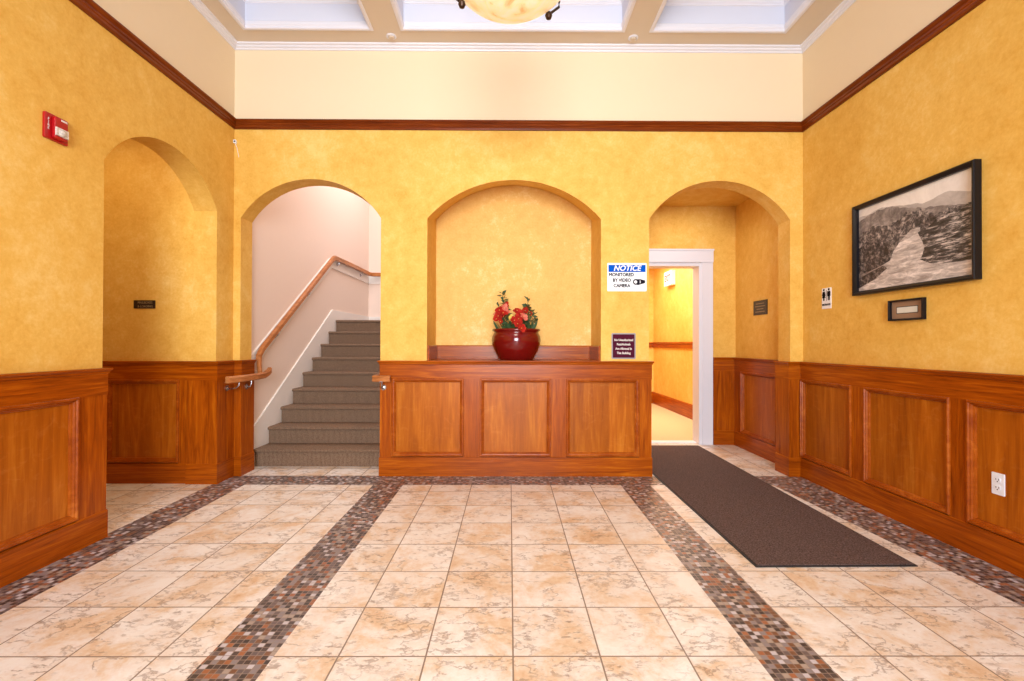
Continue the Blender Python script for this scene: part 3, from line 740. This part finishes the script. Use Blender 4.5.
# hook with dangling wire in the left corner
c = Vector((XL+.012, YB, 2.905)); r = thing('wall_hook', 'tiny white hook with a dangling wire in the left corner under the picture rail', 'hook', c)
bm = B(); plate(bm, c, *FB, .022, .030, 0, .018, .004); obj('hook_body', bm, M['signwhite'], r)
bm = B(); lathe(bm, [(.0001, 0), (.007, 0), (.007, -.003), (.0001, -.003)], (c.x, c.y-.018, c.z), 12, 'Y'); obj('dark_tip', bm, M['inkblack'], r)
bm = B(); tube(bm, [c+Vector((0, -.010, -.012)), c+Vector((.015, -.008, -.05)), c+Vector((.032, -.006, -.135))], .0022, 6); obj('wire', bm, M['signwhite'], r)

# sprinkler covers
proto = None
for x, lab in ((-1.010, 'round white sprinkler cover on the ceiling soffit, left of the hanging bowl lamp'), (1.045, 'round white sprinkler cover on the ceiling soffit, right of the hanging bowl lamp')):
    if proto is None:
        proto = thing('sprinkler_cover', lab, 'sprinkler cover', (x, 3.965, ZC), 'sprinkler covers on the ceiling')
        bm = B(); lathe(bm, [(.028, 0), (.042, 0), (.042, -.004), (.030, -.010), (.028, -.004)], (x, 3.965, ZC)); obj('escutcheon', bm, M['white'], proto, smooth='auto')
        bm = B(); lathe(bm, [(.0001, 0), (.025, 0), (.025, -.014), (.020, -.018), (.0001, -.018)], (x, 3.965, ZC)); obj('cap', bm, M['ceiling'], proto, smooth='auto')
    else:
        o = proto.copy(); COL.objects.link(o); o.location = (x, 3.965, ZC); o['label'] = lab
        for ch in list(proto.children):
            k = ch.copy(); k.parent = o; COL.objects.link(k)

# ------------------------------------------------------------------ bowl pendant
LC = Vector((0.0, 2.35, 0)); LZ = 2.838
r = thing('pendant_lamp', 'glowing mottled alabaster bowl lamp hanging from the coffered ceiling', 'lamp', (LC.x, LC.y, ZR))
bm = B(); RB = .42; prof = []
RS = .38
for k in range(15):
    a = math.radians(60*k/14); prof.append((RS*math.sin(a), LZ+RS*(1-math.cos(a))))
zr_top = prof[-1][1]; rr_top = prof[-1][0]
prof2 = prof + [(rr_top+.012, zr_top+.006), (rr_top+.006, zr_top+.016), (rr_top-.012, zr_top+.010)] + [(p-.012 if p > .02 else .0001, z+.012) for p, z in prof[::-1]]
lathe(bm, prof2, (LC.x, LC.y, 0), 56); obj('bowl', bm, M['bowl'], r, smooth='auto')
for k, ang in enumerate((40, 160, 280)):
    a = math.radians(ang); dx, dy = math.cos(a), math.sin(a)
    bm = B()
    p0 = Vector((LC.x+dx*(rr_top+.004), LC.y+dy*(rr_top+.004), zr_top))
    tube(bm, [Vector((LC.x+dx*.272, LC.y+dy*.272, 2.932)), p0+Vector((dx*.016, dy*.016, -.02)), p0+Vector((dx*.018, dy*.018, .01)), p0+Vector((0, 0, .05)), Vector((LC.x+dx*.04, LC.y+dy*.04, 3.72))], .007, 8)
    lathe(bm, [(.001, -.022), (.014, -.016), (.020, 0), (.014, .016), (.001, .022)], (LC.x+dx*.270, LC.y+dy*.270, 2.925), 12)
    obj('clip_rod', bm, M['bronze'], r, smooth='auto')
bm = B(); lathe(bm, [(.001, 3.66), (.03, 3.67), (.05, 3.70), (.05, 3.73), (.02, 3.76), (.014, 3.80), (.014, 3.98), (.075, 4.0), (.085, ZR-.001), (.001, ZR-.001)], (LC.x, LC.y, 0), 28); obj('stem', bm, M['bronze'], r, smooth='auto')

# ------------------------------------------------------------------ pot and flowers
PC = Vector((.062, YB+.250, 1.0005))
r = thing('flower_pot', 'glossy dark red glazed ceramic pot standing in the arched niche', 'pot', PC)
bm = B()
lathe(bm, [(.001, 0), (.152, 0), (.160, .006), (.176, .040), (.202, .090), (.221, .140), (.227, .180), (.222, .215), (.210, .243), (.205, .252), (.212, .262), (.222, .270), (.222, .280), (.212, .286), (.196, .284), (.192, .270), (.195, .250), (.190, .235), (.001, .235)], PC, 56)
obj('pot_body', bm, M['pot'], r, smooth=True)
bm = B(); lathe(bm, [(.001, .236), (.188, .236), (.170, .256), (.08, .268), (.001, .268)], PC, 30); obj('moss', bm, M['soil'], r)
fa = thing('flower_arrangement', 'loose bunch of coral red silk flowers with green leaves filling the red pot', 'flowers', PC+Z_*.26)
rnd = random.Random(11)
def leaf(bm, p, d, L, w):
    d = d.normalized(); s = d.cross(Vector((rnd.uniform(-1, 1), rnd.uniform(-1, 1), rnd.uniform(-1, 1)))).normalized(); n = d.cross(s)
    ps = [p, p+d*L*.35+s*w+n*w*.2, p+d*L*.7+s*w*.7+n*w*.1, p+d*L-n*w*.4, p+d*L*.7-s*w*.7+n*w*.1, p+d*L*.35-s*w+n*w*.2]
    m = [p+d*L*.35-n*w*.15, p+d*L*.7-n*w*.15]
    V = [bm.verts.new(q) for q in ps]; A, Bv = [bm.verts.new(q) for q in m]
    bm.faces.new((V[0], V[1], A)); bm.faces.new((V[1], V[2], Bv, A)); bm.faces.new((V[2], V[3], Bv)); bm.faces.new((V[3], V[4], Bv)); bm.faces.new((V[4], V[5], A, Bv)); bm.faces.new((V[5], V[0], A))
# image-plane measurements in metres relative to the pot centre: (x, z above ledge)
stems = [(-.17, .50, 1), (-.13, .60, 1), (-.10, .47, 0), (-.19, .44, 0), (-.05, .42, 0), (.02, .43, 0), (.11, .54, 1), (.14, .47, 1), (.16, .42, 1), (.08, .40, 0), (-.02, .36, 0), (.19, .36, 1)]
bm = B()
tips = []
for (x, z, k) in stems:
    y = rnd.uniform(-.07, .07); base = PC + Vector((x*.25, y*.4, .26)); tip = PC + Vector((x, y, z)); tips.append((tip, k))
    mid = base.lerp(tip, .5) + Vector((x*.12, 0, .02)); tube(bm, [base, mid, tip], [.004, .0035, .0025], 6)
obj('stems', bm, M['leaf'], fa)
bmL, bmB = B(), B()
for (tip, k) in tips:
    for j in range(26 if k else 15):
        t = rnd.uniform(.05, 1.0) if k == 0 else rnd.uniform(.25, 1.05)
        p = (PC+Vector(((tip.x-PC.x)*.25, 0, .26))).lerp(tip, t)
        d = Vector((rnd.uniform(-1, 1), rnd.uniform(-.8, .4), rnd.uniform(-.3, 1.1)))
        leaf(bmL if rnd.random() < .6 else bmB, p, d, rnd.uniform(.03, .06), rnd.uniform(.008, .015))
for j in range(90):
    a = rnd.uniform(0, math.tau); q = rnd.uniform(0, .17)
    p = PC + Vector((q*math.cos(a)*.95, q*math.sin(a)*.9, .262)); d = Vector((math.cos(a)*.5, math.sin(a)*.5-.1, rnd.uniform(.4, 1.2)))
    leaf(bmL, p, d, rnd.uniform(.05, .12), rnd.uniform(.010, .018))
obj('green_leaves', bmL, M['leaf'], fa); obj('olive_leaves', bmB, M['leaf2'], fa)
def blossom(p, R, mat, n=6):
    bm = B(); d0 = Vector((rnd.uniform(-.5, .5), -1, rnd.uniform(-.1, .7))).normalized()
    a = d0.cross(Z_).normalized(); b = a.cross(d0)
    for ring, (m, sc, lift) in enumerate(((n, 1, .15), (n-1, .62, .55))):
        for k in range(m):
            t = math.tau*(k+.5*ring)/m; e = (a*math.cos(t)+b*math.sin(t)); s = d0.cross(e)
            L = R*.92*sc*rnd.uniform(.7, 1.4); e = (e + d0*rnd.uniform(-.25, .45)).normalized(); tipp = p+e*L+d0*L*lift
            pts = [p, p+e*L*.45+s*L*.42+d0*L*.30, p+e*L*.85+s*L*.36+d0*L*lift, tipp+e*L*.06, p+e*L*.85-s*L*.36+d0*L*lift, p+e*L*.45-s*L*.42+d0*L*.30]
            V = [bm.verts.new(x) for x in pts]; c = bm.verts.new(p+e*L*.6+d0*L*.05)
            for q in range(6): bm.faces.new((V[q], V[(q+1) % 6], c))
    o = obj('blossom', bm, mat, fa, smooth=True)
    bm = B(); lathe(bm, [(.0005, -.004), (.0035, -.002), (.004, .001), (.0005, .004)], tuple(p+d0*.012), 8); obj('flower_centre', bm, M['petal_y'], o)
for (x, z, y, R, m) in [(-.20, .42, -.02, .020, 'petal2'), (-.14, .35, -.10, .022, 'petal'), (.13, .43, 0, .022, 'petal'), (-.155, .455, -.06, .040, 'petal'), (-.115, .475, -.03, .042, 'petal2'), (-.125, .425, -.08, .042, 'petal'), (-.165, .40, -.05, .036, 'petal'), (-.09, .44, -.05, .038, 'petal2'), (-.10, .50, 0, .036, 'petal'), (-.185, .37, -.06, .032, 'petal'),
                        (.005, .45, -.04, .034, 'petal'), (.04, .42, -.06, .036, 'petal'), (.085, .455, -.03, .030, 'petal'), (.02, .375, -.10, .042, 'petal'), (.065, .395, -.09, .040, 'petal2'), (-.02, .355, -.14, .036, 'petal'), (.015, .325, -.19, .040, 'petal'),
                        (.045, .285, -.215, .036, 'petal'), (.10, .49, 0, .026, 'petal'), (-.055, .385, -.08, .030, 'petal_y')]:
    blossom(PC+Vector((x, y, z)), R, M[m])
